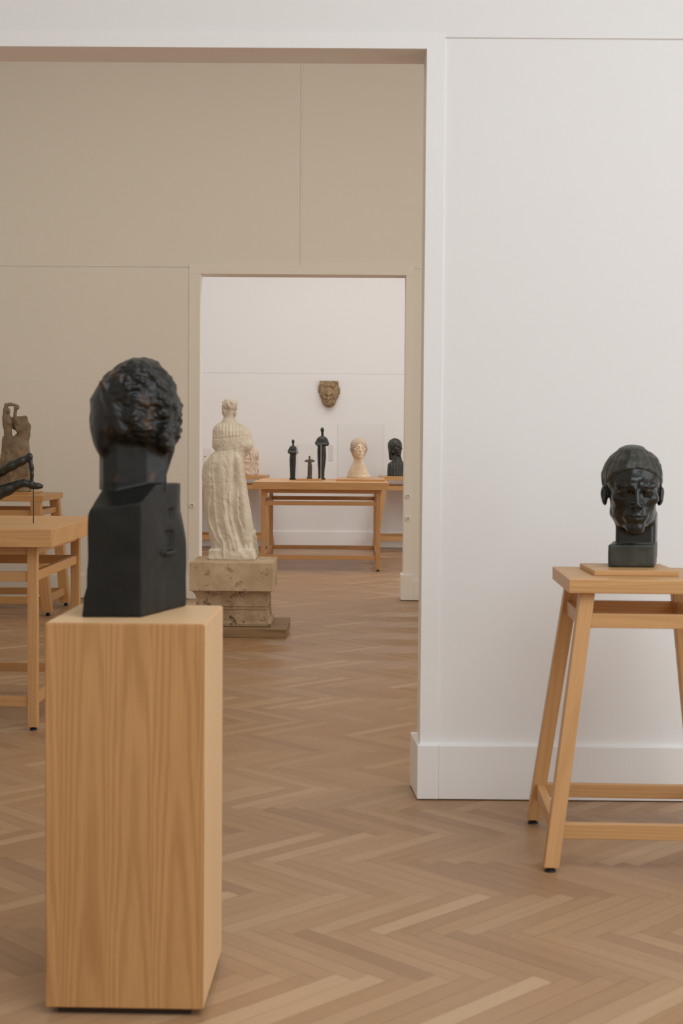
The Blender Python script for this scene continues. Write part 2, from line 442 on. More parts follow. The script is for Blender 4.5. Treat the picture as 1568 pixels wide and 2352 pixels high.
# tall stool beside the near wall
st = thing('display_stool', 'splay-legged beech stool by the white wall carrying the dark capped head', 'stool', (.928, 4.605, 0), math.radians(-2.0))
table(st, .475, .47, .900, .044, .062, (.112, .098), .047, .047, (.745, .790), (.100, .147), mats=(BEECHT, BEECH), inset_y=.052)
# table at the left of the middle room
lt = thing('display_table', 'large oak display table at the left behind the tall wooden pedestal', 'table', (-2.225, 6.95, 0))
table(lt, 1.80, 1.22, .925, .082, .106, (0, 0), .045, .045, (.680, .725), (.108, .155), (.803, .843), .026, .015, inset_y=.105)
# low trestle by the far wall of the middle room
tr = thing('trestle_table', 'slant-legged trestle table by the taupe wall, under the entwined couple', 'table', (-3.02, 11.16, 0))
table(tr, 1.40, .78, .920, .047, .058, (.09, 0), .073, .085, (.762, .806), (.09, .145), None, .03, .026, inset_y=.043)
# table in the bright third room
ct = thing('display_table', 'square-legged beech table with robed figures and cased bust, seen through the doorway', 'table', (-.288, 15.71, 0))
table(ct, 1.42, 1.76, .9375, .078, .105, (0, 0), .045, .045, (.69, .735), (.118, .165), (.818, .8595), .026, .018, inset_y=.11)
# two trestles along the back wall
for (x, lb) in ((-1.72, 'slant-legged trestle at the back wall under the pale draped torso'), (1.085, 'slant-legged trestle at the back wall under the dark long-haired bust')):
    t3 = thing('trestle_table', lb, 'table', (x, 18.02, 0))
    table(t3, 1.40, .72, .945, .05, .075, (.125, 0), .055, .06, (.772, .83), (.14, .195), None, .03, .026, inset_y=.045)

# tall oak pedestal in the foreground
pd = thing('oak_pedestal', 'tall square oak pedestal in the foreground with vertical staves', 'pedestal', (-.4985, 3.381, 0), math.radians(-1.1))
bm = bmesh.new(); boxv(bm, -.181, .181, -.192, .192, .0165, .90)
bmesh.ops.bevel(bm, geom=list(bm.edges), offset=.003, segments=2, affect='EDGES')
grain(bm, (0, 0, 1))
uvl = bm.loops.layers.uv.verify(); bm.normal_update()
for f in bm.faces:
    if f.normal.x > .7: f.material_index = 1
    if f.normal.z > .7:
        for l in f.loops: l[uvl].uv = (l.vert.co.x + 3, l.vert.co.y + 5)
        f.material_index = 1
b_ = fin('column', bm, OAK, pd); b_.data.materials.append(OAK_LIT)
box('recessed_base', -.155, .150, -.176, .165, 0, .0163, DARKB, pd)

# board on the stool
setp(box('plinth_board', .781, 1.051, 4.50, 4.785, .9002, .9172, BEECHT, None, (1, 0, 0), .002),
     'thin square beech board on the stool under the dark head', 'board')
# board on the trestle of the middle room
setp(box('plinth_board', -3.0, -2.45, 10.93, 11.38, .9202, .936, BEECHT, None, (1, 0, 0), .002),
     'flat wooden board on the slant-legged trestle under the entwined couple', 'board')

# ------------------------------------------------------------------ stone pedestal of the plaster statue
setp(box('floor_board', -1.18, -.415, 9.636, 10.30, 0, .063, OLDW, None, (1, 0, 0), .004), 'thick dark wooden board on the parquet under the stone pedestal', 'board')
sp = thing('stone_pedestal', 'moulded sandstone pedestal carrying the pale plaster woman', 'pedestal', (-.797, 9.985, .0635))
bm = bmesh.new()
prof = [(.262, 0), (.268, .004), (.268, .022), (.258, .027), (.250, .04), (.246, .10), (.246, .108), (.240, .110), (.240, .118), (.246, .120), (.246, .128), (.240, .130), (.240, .138),
        (.246, .140), (.243, .19), (.246, .205), (.252, .222), (.262, .236), (.270, .2445)]
rings = []
for r, z in prof:
    rings.append([bm.verts.new((sx * r, sy * r * .98, z)) for sx, sy in ((-1, -1), (1, -1), (1, 1), (-1, 1))])
for a, b in zip(rings, rings[1:]):
    for i in range(4): bm.faces.new((a[i], a[(i + 1) % 4], b[(i + 1) % 4], b[i]))
bm.faces.new(rings[0][::-1]); bm.faces.new(rings[-1])
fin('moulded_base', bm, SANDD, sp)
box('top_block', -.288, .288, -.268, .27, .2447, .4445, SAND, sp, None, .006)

# ------------------------------------------------------------------ sculpting: signed distance fields meshed with surface nets
F32 = np.float32
def vnoise(x, y, z, seed=0):
    r = np.random.RandomState(seed); tab = r.rand(32, 32, 32).astype(F32)
    ix, iy, iz = np.floor(x).astype(int), np.floor(y).astype(int), np.floor(z).astype(int)
    fx, fy, fz = x - ix, y - iy, z - iz
    fx, fy, fz = (f * f * (3 - 2 * f) for f in (fx, fy, fz))
    def g(a, b, c): return tab[(ix + a) % 32, (iy + b) % 32, (iz + c) % 32]
    l = lambda a, b, t: a + (b - a) * t
    return l(l(l(g(0, 0, 0), g(1, 0, 0), fx), l(g(0, 1, 0), g(1, 1, 0), fx), fy), l(l(g(0, 0, 1), g(1, 0, 1), fx), l(g(0, 1, 1), g(1, 1, 1), fx), fy), fz) * 2 - 1
def fbm(P, s, seed=0, o=2):
    a, t = 1.0, 0
    for i in range(o):
        t = t + a * vnoise(P[0] * s, P[1] * s, P[2] * s, seed + i); a *= .5; s *= 2.1
    return t
def smin(a, b, k):
    if k <= 0: return np.minimum(a, b)
    h = np.clip(.5 + .5 * (b - a) / k, 0, 1); return b + (a - b) * h - k * h * (1 - h)
def smax(a, b, k): return -smin(-a, -b, k)
def rotz(P, a, c=(0, 0, 0)):
    x, y, z = P[0] - c[0], P[1] - c[1], P[2] - c[2]; ca, sa = math.cos(a), math.sin(a)
    return (x * ca + y * sa, -x * sa + y * ca, z)
def rotx(P, a):
    x, y, z = P; ca, sa = math.cos(a), math.sin(a)
    return (x, y * ca + z * sa, -y * sa + z * ca)
def roty(P, a):
    x, y, z = P; ca, sa = math.cos(a), math.sin(a)
    return (x * ca + z * sa, y, -x * sa + z * ca)
def ell(P, c, r):
    x, y, z = (P[0] - c[0]) / r[0], (P[1] - c[1]) / r[1], (P[2] - c[2]) / r[2]
    k0 = np.sqrt(x * x + y * y + z * z); k1 = np.sqrt((x / r[0]) ** 2 + (y / r[1]) ** 2 + (z / r[2]) ** 2) + 1e-9
    return k0 * (k0 - 1) / k1
def cone(P, a, b, ra, rb):
    a = np.array(a, F32); d = np.array(b, F32) - a; L = float(d @ d)
    x, y, z = P[0] - a[0], P[1] - a[1], P[2] - a[2]
    t = np.clip((x * d[0] + y * d[1] + z * d[2]) / L, 0, 1)
    return np.sqrt((x - t * d[0]) ** 2 + (y - t * d[1]) ** 2 + (z - t * d[2]) ** 2) - (ra + (rb - ra) * t)
def chain(P, pts, k=.01):
    f = None
    for (a, ra), (b, rb) in zip(pts, pts[1:]):
        c = cone(P, a, b, ra, rb); f = c if f is None else smin(f, c, k)
    return f
def rbox(P, c, h, r=0.0):
    q = [np.abs(P[i] - c[i]) - h[i] + r for i in range(3)]
    return np.sqrt(sum(np.maximum(v, 0) ** 2 for v in q)) + np.minimum(np.maximum(np.maximum(q[0], q[1]), q[2]), 0) - r
def stack(P, rows, ex=2.0):
    """body given by rows (z, xl, xr, yc, ry): superelliptic slices"""
    rows = sorted(rows); zs = [r[0] for r in rows]
    z = P[2]
    xl, xr, yc, ry = (np.interp(z, zs, [r[i] for r in rows]).astype(F32) for i in (1, 2, 3, 4))
    cx, rx = (xl + xr) / 2, np.maximum((xr - xl) / 2, 1e-4); ry = np.maximum(ry, 1e-4)
    d = (np.abs((P[0] - cx) / rx) ** ex + np.abs((P[1] - yc) / ry) ** ex) ** (1 / ex)
    f = (d - 1) * np.minimum(rx, ry)
    return np.maximum(f, np.maximum(z - zs[-1], zs[0] - z)), np.arctan2((P[1] - yc) / ry, (P[0] - cx) / rx)

def nets(fn, lo, hi, h):
    ax = [np.arange(lo[i] - 2 * h, hi[i] + 2 * h, h, dtype=F32) for i in range(3)]
    P = np.meshgrid(*ax, indexing='ij'); F = fn(P).astype(F32)
    # close at the border of the grid
    for a in range(3):
        s = [slice(None)] * 3
        for e in (0, -1): s[a] = e; F[tuple(s)] = np.maximum(F[tuple(s)], h * .5)
    S = F < 0; n = F.shape
    offs = np.array([(i, j, k) for i in (0, 1) for j in (0, 1) for k in (0, 1)])
    cnt = sum(S[i:n[0] - 1 + i, j:n[1] - 1 + j, k:n[2] - 1 + k].astype(np.int8) for i, j, k in offs)
    act = (cnt > 0) & (cnt < 8); ijk = np.argwhere(act)
    idx = -np.ones(act.shape, int); idx[act] = np.arange(len(ijk))
    vals = [F[tuple((ijk + o).T)] for o in offs]
    pos = np.zeros((len(ijk), 3)); m_ = np.zeros(len(ijk))
    for a in range(8):
        for b in range(a + 1, 8):
            if np.abs(offs[a] - offs[b]).sum() != 1: continue
            va, vb = vals[a], vals[b]; mk = (va < 0) != (vb < 0)
            t = np.where(mk, va / np.where(mk, va - vb, 1), 0)
            pos += mk[:, None] * (offs[a] + t[:, None] * (offs[b] - offs[a])); m_ += mk
    V = np.array([a[0] for a in ax]) + (ijk + pos / m_[:, None]) * h
    Q = []
    for a in range(3):
        b, c = (a + 1) % 3, (a + 2) % 3
        s0 = [slice(1, -1)] * 3; s1 = [slice(1, -1)] * 3
        s0[a] = slice(0, n[a] - 1); s1[a] = slice(1, n[a])
        A, B = S[tuple(s0)], S[tuple(s1)]; loc = np.argwhere(A != B)
        ins = A[tuple(loc.T)]; loc = loc + 1; loc[:, a] -= 1
        def cell(db, dc):
            l = loc.copy(); l[:, b] += db; l[:, c] += dc; return idx[tuple(l.T)]
        q = np.stack([cell(-1, -1), cell(0, -1), cell(0, 0), cell(-1, 0)], 1)
        q[~ins] = q[~ins][:, ::-1]; Q.append(q)
    Q = np.concatenate(Q); Q = Q[(Q >= 0).all(1)]
    return V, Q
def relax(V, Q, it):
    E = np.concatenate([Q[:, [i, (i + 1) % 4]] for i in range(4)])
    n = np.bincount(E.ravel(), minlength=len(V))[:, None]
    for _ in range(it):
        s = np.zeros_like(V); np.add.at(s, E[:, 0], V[E[:, 1]]); np.add.at(s, E[:, 1], V[E[:, 0]])
        V = V * .5 + .5 * s / np.maximum(n, 1)
    return V
def mesh_of(name, V, Q):
    used, inv = np.unique(Q, return_inverse=True); V = V[used]; Q = inv.reshape(-1, 4)
    me = bpy.data.meshes.new(name)
    me.vertices.add(len(V)); me.vertices.foreach_set('co', V.astype(F32).ravel())
    me.loops.add(Q.size); me.loops.foreach_set('vertex_index', Q.astype(np.int32).ravel())
    me.polygons.add(len(Q)); me.polygons.foreach_set('loop_start', np.arange(0, Q.size, 4, dtype=np.int32))
    me.polygons.foreach_set('use_smooth', np.ones(len(Q), bool))
    me.update(calc_edges=True); me.validate(); return me
def sculpt(root, fn, lo, hi, h, parts, it=1, flat=True):
    """parts: list of (name, material, mask(centres)->bool); the first that takes a face keeps it"""
    V, Q = nets(fn, lo, hi, h); V = relax(V, Q, it)
    if flat: V[:, 2] = np.where(V[:, 2] < h * .8, np.maximum(V[:, 2], 0), V[:, 2]); V[:, 2] = np.where(V[:, 2] < h * .45, 0, V[:, 2])
    cen = V[Q].mean(1); left = np.ones(len(Q), bool)
    for nm, mat, mk in parts:
        m = left & (mk(cen) if mk else True)
        left &= ~m
        if m.any(): link(nm, mesh_of(nm, V, Q[m]), mat, root)

def head(P, hair=None, ears=True, stern=0.0, neck=None, turn=0.0):
    """human head, unit height (chin -.5, crown +.5), face towards -Y"""
    X, Y, Z = P; AX = np.abs(X); M = (AX, Y, Z)
    f = ell(P, (0, .07, .14), (.335, .42, .36))
    f = smin(f, ell(P, (0, -.10, -.14), (.265, .285, .345)), .10)
    f = smin(f, cone(M, (.0, -.28, -.425), (.17, -.04, -.27), .075, .10), .07)             # jaw line
    f = smin(f, ell(M, (.185, -.235, -.075), (.09, .09, .075)), .07)                          # cheekbones
    f = smin(f, cone(M, (.05, -.366, .085 - .03 * stern), (.215, -.285, .085), .032, .028), .06)   # brows
    f = smax(f, -ell(M, (.132, -.435, -.002), (.088, .095, .050)), .05)                     # sockets
    f = smin(f, ell(M, (.130, -.312, -.006), (.066, .055, .046)), .015)                       # eyeballs
    f = smin(f, chain(M, [((.205, -.312, -.002), .008), ((.165, -.352, .022), .010), ((.11, -.364, .022), .010), ((.070, -.345, -.004), .008)], .008), .016)
    f = smin(f, chain(M, [((.20, -.312, -.012), .007), ((.15, -.352, -.040), .008), ((.10, -.354, -.038), .008), ((.072, -.342, -.010), .007)], .008), .016)
    f = smin(f, chain(P, [((0, -.365, .075), .032), ((0, -.425, -.03), .034), ((0, -.478, -.135), .04)], .02), .028)   # nose
    f = smin(f, ell(M, (.048, -.412, -.155), (.034, .045, .03)), .022)
    f = smax(f, -ell(M, (.026, -.43, -.190), (.012, .018, .010)), .008)
    f = smin(f, ell(P, (0, -.335, -.275), (.135, .08, .095)), .05)                            # mouth mound
    f = smin(f, ell(P, (0, -.385, -.225), (.05, .035, .055)), .035)
    f = smin(f, chain(M, [((0, -.418, -.262), .021), ((.045, -.41, -.264), .02), ((.105, -.365, -.283), .008)], .012), .014)
    f = smin(f, chain(M, [((0, -.410, -.312), .025), ((.05, -.395, -.308), .021), ((.10, -.362, -.288), .008)], .012), .014)
    f = smax(f, -chain(M, [((0, -.44, -.286), .007), ((.06, -.42, -.286), .007), ((.115, -.375, -.288), .006)], .004), .012)
    f = smin(f, ell(P, (0, -.318, -.425), (.10, .08, .065)), .09)                           # chin
    if stern:
        f = smin(f, ell(M, (.06, -.366, .095), (.05, .03, .03)), .08)
        f = smax(f, -cone(P, (0, -.420, .07), (0, -.415, .11), .012, .006), .03)
    if ears:
        E = (AX - .334, Y - .03, Z + .075); E = roty(E, -.10)
        e = ell(E, (0, 0, 0), (.042, .080, .12)); e = smax(e, -ell(E, (.030, -.065, .015), (.022, .035, .065)), .02)
        f = smin(f, e, .03)
    if neck: f = smin(f, neck(P), .05)
    if hair is not None: f = smin(f, hair(P), .012)
    return f

# ---- foreground: back of a carved dark bust
def front_bust():
    PX = .001035
    def px(x, y): return ((x - 335) * PX + .0075 - .0045, 0, 0)
    rows = []
    for (y, l, r, yc, ry) in [(812, 320, 332, .02, .02), (818, 300, 344, .02, .05), (826, 286, 356, .02, .075), (840, 264, 374, .02, .095), (860, 238, 390, .02, .11), (880, 225, 400, .02, .118), (916, 204, 409, .02, .124),
                              (956, 206, 414, .02, .126), (985, 211, 412, .02, .12), (1002, 218, 406, .025, .112), (1014, 224, 398, .028, .10), (1026, 236, 384, .03, .085), (1050, 236, 374, .03, .07), (1070, 240, 366, .03, .06)]:
        rows.append((.6135 - (y - 816) * .001032, (l - 325) * PX, (r - 325) * PX, yc, ry))
    def fn(P):
        X, Y, Z = P
        h, ang = stack(P, rows, 2.15)
        h = smin(h, ell(P, (.066, -.03, .425), (.024, .055, .042)), .02)          # lock over the right ear
        h = smin(h, ell(P, (-.080, -.02, .43), (.03, .07, .06)), .03)
        big = fbm(P, 26, 3, 2); curls = fbm((X, Y, Z * 1.5), 52, 9, 2)
        right = 1 / (1 + np.exp(-(X + .055 - (.52 - Z) * .30) / .008))
        h = h - right * (.0085 * big + .0055 * np.abs(curls) - .002) - (1 - right) * .002 * big
        # sweep of hair over the left side: a ridge and the hollow behind it
        h = smin(h, cone(P, (-.078, -.082, .545), (-.034, -.099, .432), .010, .008), .014)
        h = smax(h, -cone(P, (-.104, -.114, .51), (-.066, -.122, .405), .014, .018), .014)
        h = smax(h, -cone(P, (.02, -.15, .40), (.045, -.09, .475), .022, .010), .01)   # notch at the nape
        h = smin(h, cone(P, (.046, .03, .395), (.036, .03, .345), .032, .026), .012)               # jaw, far side
        n = rotz(P, .28, (-.018, .0, .40))
        nk = smax(rbox(n, (0, .01, 0), (.077, .068, .13), .004), (np.abs(n[0]) + np.abs(n[1] - .01)) * .7071 - .084, .004)
        nk = smax(nk, (n[0] * .5 - n[1] * .86) - .062, .003); nk = smax(nk, .292 - Z, .003)
        f = smin(h, nk, .008)
        # shoulder block hewn in planes
        W_ = .0014 * fbm(P, 14, 5, 2)
        xl = np.interp(Z, [0, .048, .07, .24, .32], [-.116, -.112, -.105, -.102, -.078]).astype(F32)
        xr = np.interp(Z, [0, .05, .09, .17, .24, .32], [.098, .108, .110, .097, .083, .083]).astype(F32)
        d = math.hypot(.233, .073)
        b = np.maximum(-(Y + .136) + .07 * (X - .0), xl - X)
        b = smax(b, ((X - .021) * .233 - (Y + .134) * .073) / d, .003)
        b = smax(b, X - xr, .006); b = smax(b, Y - .115, .004)
        b = smax(b, ((Z - .268) - .50 * (Y + .134) - .10 * (X - .021)) * .88, .004)
        b = smax(b, Z - .309, .004)
        b = smax(b, -rbox(rotz(P, 1.26, (.070, .012, .170)), (0, 0, 0), (.026, .009, .024), .004), .005)
        b = smin(b, rbox(rotz(P, 1.26, (.066, .008, .140)), (0, 0, 0), (.030, .010, .006), .004), .006)
        b = smax(b, -rbox(rotz(P, 1.26, (.070, .02, .235)), (0, 0, 0), (.016, .006, .012), .004), .006)
        f = smin(f, b + W_, .006)
        return np.maximum(f, -Z)
    r = thing('carved_bust', 'blackened carved wooden bust seen from behind on the tall oak pedestal', 'sculpture', (-.502, 3.44, .9002))
    sculpt(r, fn, (-.15, -.17, 0), (.15, .18, .63), .0027,
           [('head', EBON, lambda c: c[:, 2] > .315), ('shoulder_block', EBONB, None)], 1)
EBONB = m_bronze('blackened_block', (.0045, .005, .0038), (.011, .011, .0085), (.04, .03, .018), .66, .40, .3, 26, .3, .003)
front_bust()

# ---- right: dark bronze head with cap-like hair
def right_bust():
    H = .272
    def neck(P): return rbox(P, (.02, .06, -.60), (.235, .22, .30), .05)
    def hair(P):
        X, Y, Z = P
        h = ell(P, (0, .075, .150), (.360, .445, .372)) - .014 * fbm(P, 6, 2, 3) - .005 * np.sin(np.arctan2(X, -Y + .1) * 22 + 2.5 * fbm(P, 5, 12, 2))
        h = smin(h, ell(P, (-.02, .0, .475), (.14, .2, .055)), .06)
        op = smax(Z - (.285 - 2.3 * np.abs(X) ** 2), Y - .0, .03)
        h = smax(h, -op, .012)
        return smax(h, -(Z - .03 + .75 * Y), .03)
    def fn(P):
        Q = rotz(P, math.radians(-4), (.010, -.010, .2515)); Q = rotx(Q, math.radians(4))
        Q = tuple(q / H for q in Q)
        f = head(Q, hair, True, 1.0) * H
        f = f - .0012 * fbm(P, 60, 4, 2)
        P0 = P; P = (P[0] - .27 * np.clip(P[1] + .05, 0, 1), P[1], P[2])
        n = rbox(P, (.0115, .035, .10), (.066, .065, .085), .018)
        f = smin(f, n, .016)
        b = rbox(P, (0, .035, .037), (.075, .088, .0375), .007)
        b = smin(b, rbox(P, (.012, .045, .075), (.060, .06, .02), .012), .012) + .0012 * fbm(P, 30, 6, 2)
        f = smin(f, b, .006); P = P0
        return np.maximum(f, -P[2])
    r = thing('portrait_bust', 'dark glossy bronze head with cap-like hair on the stool at the right', 'sculpture', (.921, 4.672, .9174))
    def is_hair(c):
        Q = rotz(c.T, math.radians(-4), (.010, -.010, .2515)); Q = rotx(Q, math.radians(4)); Q = tuple(q / H for q in Q)
        return (hair(Q) < .006) & (Q[2] > -.2)
    sculpt(r, fn, (-.125, -.155, 0), (.135, .175, .40), .0021,
           [('base_block', BRONZEP, lambda c: c[:, 2] < .079), ('hair', BRONZEP, is_hair), ('face', BRONZE, None)], 2)
right_bust()

# ---- plaster woman seen from behind
def plaster_woman():
    S = 10.05 / 3266.7 / 4.054
    x0, yb = 476.0, 1550.0
    tab = [(262, 378, 492, .05), (285, 352, 512, .055), (296, 322, 548, .065), (320, 296, 588, .085), (360, 284, 616, .10), (400, 286, 628, .108), (450, 284, 627, .112), (500, 292, 618, .112), (530, 302, 596, .11), (550, 302, 578, .11),
           (580, 266, 574, .12), (650, 214, 577, .135), (700, 192, 581, .14), (780, 182, 586, .145), (850, 185, 600, .145), (950, 196, 616, .145), (1050, 201, 634, .145), (1150, 216, 650, .145), (1250, 231, 672, .145), (1350, 247, 690, .15), (1440, 262, 700, .155), (1500, 268, 700, .15)]
    rows = [((yb - y) * S, (l - x0) * S, (r - x0) * S, .0, d) for y, l, r, d in tab]
    def L(x, y): return ((x - x0) * S, (yb - y) * S)
    def fn(P):
        X, Y, Z = P
        f, ang = stack(P, rows, 2.1)
        zz = np.clip((.81 - Z) / .75, 0, 1)
        wob = fbm((X, Y, Z * .35), 9, 11, 2)
        lean = (X + .10 * (Z - .4))
        sh = lambda q: 1 - 2 * np.abs(np.sin(q)) ** .8
        folds = sh(lean * 62 + 1.6 * wob) * .55 + sh(lean * 34 + 2 * wob + 1.0) * .75
        back = np.clip((-Y) / .05, 0, 1)
        f = f - np.where(Z < .80, (.003 + .0125 * zz ** .8) * folds, 0) * (.35 + .65 * back)
        # deep folds running down to the right, and the raised cloth panel
        for a, b, r0 in (((492, 560), (505, 900), .006), ((505, 900), (560, 1110), .013), ((560, 1110), (590, 1300), .014), ((380, 1000), (470, 1390), .009), ((290, 900), (350, 1300), .008), ((430, 1000), (540, 1330), .016)):
            xa, za = L(*a); xb, zb = L(*b)
            ya = -.152 if za < .7 else -.13
            f = smax(f, -cone(P, (xa, ya, za), (xb, -.158, zb), r0, r0 * 1.2), .012)
        xa, za = L(530, 620); xb, zb = L(620, 1350)
        f = smin(f, cone(P, (xa, -.105, za), (xb, -.115, zb), .022, .03), .03)
        # bodice: yoke with pleats, seams, elbow
        yoke = (Z > .858) & (Z < .955)
        f = f - np.where(yoke, .0028 * np.sin(X * 260 + 1.5 * wob), 0) * back
        for zc, amp in ((.8585, .004), (.772, .0035), (.545, .0025)):
            f = f + amp * np.exp(-((Z - zc - .01 * np.sin(X * 14)) / .0032) ** 2)
        xe, ze = L(604, 455)
        f = smin(f, chain(P, [((xe - .02, .0, ze + .05), .045), ((xe - .0, -.02, ze - .02), .042), ((xe - .03, .05, ze - .075), .04)], .02), .015)
        xe, ze = L(300, 470); f = smin(f, chain(P, [((xe + .03, .02, ze + .05), .04), ((xe + .02, .0, ze - .02), .036)], .02), .015)
        xs, zs = L(545, 500); f = smax(f, -cone(P, (xs + .004, -.118, zs + .065), (xs + .008, -.098, zs - .03), .011, .016), .008)
        # neck and head, bun pinned up, lock hanging by the right ear
        xn, zn = L(436, 300); xh, zh = L(434, 205)
        f = smin(f, cone(P, (xn, .0, zn), (xh, .012, zh), .043, .036), .03)
        hx, hz = L(436, 165)
        hd = ell(P, (hx, .02, hz), (.046, .058, .062))
        hd = smin(hd, ell(P, (hx - .035, -.005, hz + .005), (.016, .035, .045)), .015)
        xb, zb = L(440, 118)
        bun = ell(P, (xb, -.018, zb), (.048, .05, .036)) - .010 * np.abs(fbm((X * 1.6, Y * 1.6, Z * .8), 34, 21, 2))
        for (bx, by, br) in ((470, 100, .02), (490, 125, .017), (400, 105, .019), (440, 88, .017), (500, 150, .011)):
            q, w = L(bx, by); bun = smin(bun, ell(P, (q, -.02, w), (br, br * 1.4, br)), .006)
        rr = np.random.RandomState(5)
        for _ in range(16):
            a_, b_ = rr.uniform(0, 2 * PI), rr.uniform(-.5, 1.2)
            c_ = (xb + .046 * math.cos(a_) * math.cos(b_), -.018 + .048 * math.sin(a_) * math.cos(b_), zb + .034 * math.sin(b_))
            bun = smin(bun, ell(P, c_, (rr.uniform(.010, .016), .014, rr.uniform(.009, .014))), .003)
        hd = smax(hd, -ell(P, (hx + .002, -.058, hz - .012), (.036, .022, .020)), .008)
        hd = smin(hd, bun, .006)
        q, w = L(492, 200); hd = smin(hd, chain(P, [((q - .008, -.01, w + .035), .011), ((q, -.012, w), .012), ((q - .002, -.01, w - .015), .009)], .006), .006)
        f = smin(f, hd, .012)
        f = f - .0028 * fbm(P, 42, 31, 3)
        # rock
        rk = rbox(P, (0, .0, .038), (.168, .150, .044), .02) - .010 * fbm(P, 13, 41, 3)
        xr, zr = L(540, 1440)
        rk = smin(rk, ell(P, (xr, -.12, .035), (.08, .045, .04)) - .006 * fbm(P, 25, 44, 2), .01)
        f = smin(f, rk, .008)
        return np.maximum(f, -Z)
    r = thing('plaster_statue', 'pale plaster woman in a long draped dress seen from behind by the doorway', 'sculpture', (-.8135, 10.05, .5082), 0)
    S2 = 1.0
    sculpt(r, fn, (-.24, -.20, 0), (.24, .22, 1.16), .0034, [('rock_base', PLASTER, lambda c: c[:, 2] < .086), ('figure', PLASTER, None)], 1)
plaster_woman()

# ---- robed statuettes on the far table
def statuette(name, label, loc, scale, tab, cx, ybase, mat, mat_base, arms=None, headc=None, h=.0030, zbase=.018, ribs=0.0, fold=True):
    rows = [((ybase - y) * scale, (l - cx) * scale, (r - cx) * scale, 0, d) for y, l, r, d in tab]
    def L(x, y): return ((x - cx) * scale, (ybase - y) * scale)
    def fn(P):
        f, ang = stack(P, rows, 2.2)
        if ribs: f = f - ribs * np.sin(P[0] * 330 + .6) * (P[2] < L(0, 1350)[1])
        x, z = L(headc[0], headc[1]); rx, rz = headc[2] * scale, headc[3] * scale
        hd = ell(P, (x, -.004, z), (rx, rx * 1.15, rz))
        hd = smin(hd, cone(P, (x + rx * .15, -rx * 1.08, z + rz * .15), (x + rx * .2, -rx * 1.30, z - rz * .15), rx * .14, rx * .2), .004)
        hd = smax(hd, -ell((np.abs(P[0] - x - rx * .15), P[1], P[2]), (rx * .42, -rx * 1.1, z + rz * .15), (rx * .22, rx * .3, rz * .12)), .003)
        hd = smin(hd, cone(P, (x, 0, z - rz * .5), (*L(headc[4], headc[5])[:1], 0, L(headc[4], headc[5])[1]), rx * .62, rx * .75), .006)
        f = smin(f, hd, .008)
        for a in (arms or []):
            f = smin(f, chain(P, [((L(*p)[0], yy, L(*p)[1]), rr * scale) for p, yy, rr in a], .006), .008)
        f = f - .0012 - .0016 * fbm(P, 60, 5, 2)
        f = smin(f, rbox(P, (0, 0, zbase / 2), (base_w * scale / 2, .034 * scale / .00034, zbase / 2), .004), .004)
        return np.maximum(f, -P[2])
    base_w = max(tab[-1][2] - tab[-1][1], 10) * 1.35
    r = thing(name, label, 'sculpture', loc)
    zt = max(r_[0] for r_ in rows) + headc[3] * scale * 2.6
    wx = max(max(abs(r_[1]), abs(r_[2])) for r_ in rows) + .03
    sculpt(r, fn, (-wx, -.10, 0), (wx, .10, zt + .05), h, [('foot_block', mat_base, lambda c: c[:, 2] < zbase + .001), ('figure', mat, None)], 1)
Sg = 15.9 / 3266.7 / 14.255        # metres per pixel of the enlarged study
statuette('robed_statuette', 'tallest black robed figure with folded arms on the far table', (-.306, 16.02, .9377), Sg,
          [(440, 1175, 1255, .03), (470, 1090, 1330, .05), (540, 1030, 1385, .062), (640, 985, 1425, .07), (690, 970, 1440, .07), (735, 1000, 1425, .066), (765, 1030, 1385, .06), (775, 1060, 1320, .055), (960, 1050, 1338, .055), (1150, 1058, 1335, .055), (1350, 1070, 1318, .052), (1600, 1085, 1290, .05), (1780, 1088, 1285, .05), (1830, 1088, 1285, .05)],
          1187, 1875, BLACKF, BLACKF, [[((1040, 700), -.05, 45), ((1200, 720), -.075, 42), ((1360, 720), -.05, 45)]], (1210, 240, 58, 82, 1215, 430))
statuette('robed_statuette', 'medium black robed figure with folded arms at the far table left side', (-.622, 15.86, .9377), Sg,
          [(770, 265, 330, .026), (810, 200, 390, .045), (880, 160, 430, .055), (965, 118, 465, .06), (1020, 150, 470, .058), (1060, 195, 420, .05), (1080, 205, 395, .048), (1200, 186, 395, .048), (1400, 195, 390, .046), (1600, 205, 380, .044), (1800, 210, 372, .042), (1850, 210, 372, .042)],
          291, 1892, BLACKF, BLACKF, [[((170, 1000), -.045, 36), ((300, 1020), -.065, 34), ((430, 1010), -.045, 36)]], (300, 645, 44, 62, 300, 780))
def box_case(name, label, x0, x1, y0, y1, z0, z1, edge=None):
    """five acrylic sheets glued into a cover; polished edges lighter"""
    r = thing(name, label, 'display case', ((x0 + x1) / 2, (y0 + y1) / 2, z0)); t = .0045
    a, b, c = (x1 - x0) / 2, (y1 - y0) / 2, z1 - z0
    for nm, q in (('front_pane', (-a + t, a - t, -b, -b + t, 0, c - t)), ('back_pane', (-a + t, a - t, b - t, b, 0, c - t)), ('side_pane', (-a, -a + t, -b + t, b - t, 0, c - t)), ('side_pane', (a - t, a, -b + t, b - t, 0, c - t)), ('top_pane', (-a, a, -b, b, c - t, c))):
        bm = bmesh.new(); boxv(bm, *q)
        ext = (q[1] - q[0], q[3] - q[2], q[5] - q[4]); thin = ext.index(min(ext))
        bm.normal_update()
        for f in bm.faces: f.material_index = 0 if abs(f.normal[thin]) > .5 else 1
        o = fin(nm, bm, ACRY, r); o.data.materials.append(ACRE)
    w = .0035
    for sx in (-1, 1):
        for sy in (-1, 1):
            e = bmesh.new(); boxv(e, sx * a - w if sx > 0 else -a, a if sx > 0 else -a + w, sy * b - w if sy > 0 else -b, b if sy > 0 else -b + w, 0, c - t)
            fin('glued_edge', e, edge or ACRE, r)
    return r
